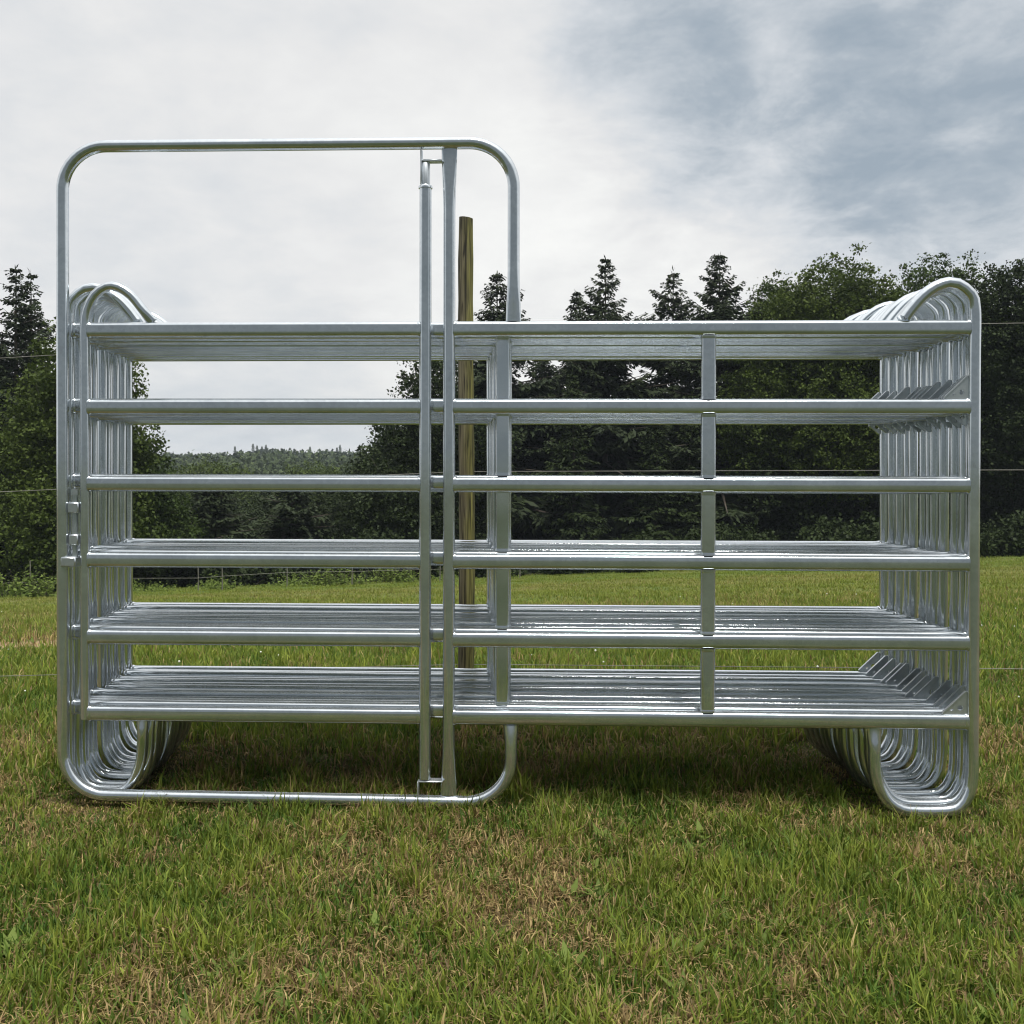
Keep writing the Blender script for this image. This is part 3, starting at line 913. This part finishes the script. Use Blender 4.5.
bm = bmesh.new(); tube(bm, [Vector((0, 0, -.1)), Vector((.01, 0, .7)), Vector((0, 0, 1.35)), Vector((0, 0, 1.4))], [.05, .048, .045, .04], seg=9)
o = obj('fence_post', bm, M_FARPOST); o.location = p
tag(o, 'small grey post far off at the field edge near the right picture edge', 'fence post')

# the wooded hill far behind
def far_wood():
    r = np.random.default_rng(9)
    n = 5200
    y = 150 + 400 * r.random(n) ** .8
    x = -.30 * y + (r.random(n) * 2 - 1) * .33 * y
    z = ground_z(x, y)
    h = 8 + 7 * r.random(n)
    top = CAM_Z + (HOR - 452 + 2.5 * np.sin(x / y * 26 + 1) + 1.2 * np.sin(x / y * 71)) / F * y
    keep = z + h < top + r.random(n) * 1.0
    x, y, z, h = x[keep], y[keep], z[keep], h[keep]; n = len(x)
    m = 70
    v = unit(r.normal(0, 1, (n, m, 3))); v[..., 2] = np.abs(v[..., 2]) * 1.1 - .25
    rad = h[:, None, None] * np.array([.36, .36, .5])
    P = np.stack([x, y, z + h * .52], -1)[:, None, :] + v * rad * (.75 + .4 * r.random((n, m, 1)))
    sz = np.repeat(np.clip(y * .0028, .35, 1.1), m) * (.6 + .8 * r.random(n * m))
    P = P.reshape(-1, 3)
    d = unit(r.normal(0, 1, P.shape)); side = unit(np.cross(d, unit(r.normal(0, 1, P.shape))))
    V = [diamonds(P - d * sz[:, None] * .5, d, side, sz * 1.3, sz * .5)]
    # a few conifers stand up on the skyline
    for px, yt, k in ((235, 445, 0), (253, 442, 1), (257, 444, 2), (262, 445, 0), (266, 443, 1), (310, 445, 2), (340, 443, 1), (337, 446, 0)):
        D = 470; X_ = (px - 512) / F * D; zt = CAM_Z + (HOR - yt - 1) / F * D; hh = 13
        c = spruce_crown(10, 1.9, 300 + k, dens=.25)[0] * 1.3
        V.append(c + np.array([X_, D, zt - hh]))
    o = foliage('far_woodland', np.concatenate(V), M_FARLEAF, None)
    tag(o, 'distant wooded hillside seen through the gate under the sky', 'woodland', kind='stuff')
far_wood()

# ------------------------------------------------------------------ damp air
bm = bmesh.new(); bmesh.ops.create_cube(bm, size=1)
bmesh.ops.scale(bm, vec=(1440, 920, 38), verts=bm.verts); bmesh.ops.translate(bm, vec=(0, 320, -2.5), verts=bm.verts)
m = bpy.data.materials.new('damp_air'); m.use_nodes = True; m.node_tree.nodes.clear()
_o = m.node_tree.nodes.new('ShaderNodeOutputMaterial'); _v = m.node_tree.nodes.new('ShaderNodeVolumePrincipled')
_v.inputs['Color'].default_value = (.76, .87, 1, 1); _v.inputs['Density'].default_value = .0003
m.node_tree.links.new(_v.outputs[0], _o.inputs['Volume'])
o = obj('haze', bm, m, smooth=False); tag(o, 'thin damp air which turns the distant hill blue grey', 'haze', kind='stuff')

# ------------------------------------------------------------------ light and sky
SUN_EL, SUN_AZ = 72, 165      # azimuth measured from +Y towards +X
sd = Vector((math.sin(R(SUN_AZ)) * math.cos(R(SUN_EL)), math.cos(R(SUN_AZ)) * math.cos(R(SUN_EL)), math.sin(R(SUN_EL))))
sl = bpy.data.lights.new('sun', 'SUN'); sl.energy = 3.0; sl.angle = R(14); sl.color = (1, .96, .9)
so = bpy.data.objects.new('sun', sl); C.objects.link(so)
so.rotation_euler = (-sd).to_track_quat('-Z', 'Y').to_euler(); so.location = (0, 0, 30)

w = bpy.data.worlds.new('World'); S.world = w; w.use_nodes = True
nt = w.node_tree; nt.nodes.clear(); L = nt.links.new
out = nt.nodes.new('ShaderNodeOutputWorld'); bg = nt.nodes.new('ShaderNodeBackground'); L(bg.outputs[0], out.inputs[0])
sky = nt.nodes.new('ShaderNodeTexSky'); sky.sky_type = 'NISHITA'; sky.sun_disc = False
sky.sun_elevation = R(SUN_EL); sky.sun_rotation = R(SUN_AZ)
tc = N(nt, 'ShaderNodeTexCoord')
sep = N(nt, 'ShaderNodeSeparateXYZ'); L(tc.outputs['Generated'], sep.inputs[0])
zc = N(nt, 'ShaderNodeMath', operation='MAXIMUM'); L(sep.outputs['Z'], zc.inputs[0]); zc.inputs[1].default_value = 0
za = N(nt, 'ShaderNodeMath', operation='ADD'); L(zc.outputs[0], za.inputs[0]); za.inputs[1].default_value = .30
inv = N(nt, 'ShaderNodeMath', operation='DIVIDE'); inv.inputs[0].default_value = 1; L(za.outputs[0], inv.inputs[1])
cl = N(nt, 'ShaderNodeVectorMath', operation='SCALE'); L(tc.outputs['Generated'], cl.inputs[0]); L(inv.outputs[0], cl.inputs['Scale'])
def noise(scale, det, rough, dist):
    n = N(nt, 'ShaderNodeTexNoise'); L(cl.outputs[0], n.inputs['Vector'])
    n.inputs['Scale'].default_value = scale; n.inputs['Detail'].default_value = det; n.inputs['Roughness'].default_value = rough; n.inputs['Distortion'].default_value = dist
    return n.outputs['Fac']
def spot(px, py, tight):
    v = Vector(((px - 512) / F, 1, (HOR - py) / F)).normalized()
    dp = N(nt, 'ShaderNodeVectorMath', operation='DOT_PRODUCT'); L(tc.outputs['Generated'], dp.inputs[0]); dp.inputs[1].default_value = v
    mr = N(nt, 'ShaderNodeMapRange', interpolation_type='SMOOTHSTEP'); L(dp.outputs['Value'], mr.inputs['Value'])
    mr.inputs['From Min'].default_value = math.cos(tight); mr.inputs['From Max'].default_value = math.cos(tight * .25)
    return mr.outputs[0]
def madd(a, k, b):
    m = N(nt, 'ShaderNodeMath', operation='MULTIPLY_ADD'); L(a, m.inputs[0]); m.inputs[1].default_value = k
    if hasattr(b, 'links'): L(b, m.inputs[2])
    else: m.inputs[2].default_value = b
    return m.outputs[0]
big = noise(2.1, 3, .5, .3); mid = noise(4.6, 10, .60, .35); puff = noise(11, 8, .62, .2)
dens = madd(big, .45, -.13)
dens = madd(mid, .34, dens); dens = madd(puff, .20, dens)          # thin even overcast, mean about .36
# a thicker bank of cloud whose ragged body comes from the noise
e = madd(mid, 2.2, -1.1); e = madd(puff, .9, e); e = madd(big, 1.2, e); e = madd(e, .62, -.25)                   # mean about .55
def bank(px, py, tight, amt):
    global dens
    m = N(nt, 'ShaderNodeMath', operation='ADD'); L(spot(px, py, tight), m.inputs[0]); m.inputs[1].default_value = -.62
    q = madd(e, .55, m.outputs[0])
    mr = N(nt, 'ShaderNodeMapRange', interpolation_type='SMOOTHSTEP'); L(q, mr.inputs['Value'])
    mr.inputs['From Min'].default_value = -.25; mr.inputs['From Max'].default_value = 1.15
    sm = N(nt, 'ShaderNodeMath', operation='MULTIPLY'); L(mr.outputs[0], sm.inputs[0]); L(spot(px, py, tight * 1.5), sm.inputs[1])
    dens = madd(sm.outputs[0], amt, dens)
bank(870, 55, .36, .52)
bank(650, 95, .16, .18)
bank(790, 90, .18, .20)
bank(920, 125, .17, .28)
dens = madd(spot(590, 290, .30), -.16, dens)
dens = madd(spot(820, 200, .16), -.10, dens)
dens = madd(spot(260, 450, .22), .16, dens)
dens = madd(spot(60, 90, .25), .05, dens)
tone = ramp(nt, [(.08, (.68, .68, .66)), (.36, (.565, .565, .562)), (.58, (.45, .472, .495)), (.86, (.285, .325, .365)), (1.0, (.235, .28, .325))], dens)
# an overcast sky is brightest overhead; an unseen dark bank is added behind the camera to dull the steel's reflections
zen = N(nt, 'ShaderNodeMapRange', interpolation_type='SMOOTHSTEP'); L(sep.outputs['Z'], zen.inputs['Value'])
zen.inputs['From Min'].default_value = .44; zen.inputs['From Max'].default_value = 1; zen.inputs['To Min'].default_value = 1; zen.inputs['To Max'].default_value = 1.6
bk = N(nt, 'ShaderNodeMapRange', interpolation_type='SMOOTHSTEP'); L(madd(sep.outputs['Z'], .75, sep.outputs['Y']), bk.inputs['Value'])
bk.inputs['From Min'].default_value = -.45; bk.inputs['From Max'].default_value = .15; bk.inputs['To Min'].default_value = .23; bk.inputs['To Max'].default_value = 1
zb = N(nt, 'ShaderNodeMath', operation='MULTIPLY'); L(zen.outputs[0], zb.inputs[0]); L(bk.outputs[0], zb.inputs[1])
skym = N(nt, 'ShaderNodeMix', data_type='RGBA', blend_type='MULTIPLY'); skym.inputs['Factor'].default_value = 1
L(sky.outputs[0], skym.inputs['A']); skym.inputs['B'].default_value = (.08, .08, .08, 1)
mx = N(nt, 'ShaderNodeMix', data_type='RGBA'); mx.inputs['Factor'].default_value = .95
L(skym.outputs['Result'], mx.inputs['A']); tn = N(nt, 'ShaderNodeMix', data_type='RGBA', blend_type='MIX'); L(bk.outputs[0], tn.inputs['Factor']); tn.inputs['A'].default_value = (.50, .595, .66, 1); L(tone.outputs[0], tn.inputs['B']); L(tn.outputs['Result'], mx.inputs['B'])
L(mx.outputs['Result'], bg.inputs['Color']); L(zb.outputs[0], bg.inputs['Strength'])

# ------------------------------------------------------------------ camera
cam = bpy.data.cameras.new('camera'); co = bpy.data.objects.new('camera', cam); C.objects.link(co)
cam.sensor_width = 36; cam.lens = 36.0; cam.clip_start = .05; cam.clip_end = 3000
PITCHDEG, ROLL = .42, .1
co.matrix_world = Matrix.Translation((0, 0, CAM_Z)) @ Matrix.Rotation(R(90 - PITCHDEG), 4, 'X') @ Matrix.Rotation(R(ROLL), 4, 'Z')
cam.shift_y = -(511.3 - HOR - F * math.tan(R(PITCHDEG))) / 1024
S.camera = co

S.render.resolution_x = S.render.resolution_y = 1024
S.view_settings.view_transform = 'Standard'; S.view_settings.look = 'None'
S.view_settings.exposure = .58; S.view_settings.gamma = 1
S.cycles.max_bounces = 8
S.cycles.filter_width = 1.15
S.cycles.use_denoising = True
S.cycles.denoising_prefilter = 'ACCURATE'
S.cycles.blur_glossy = 1.0
S.cycles.sample_clamp_indirect = 2.5
S.cycles.caustics_reflective = False
S.cycles.caustics_refractive = False
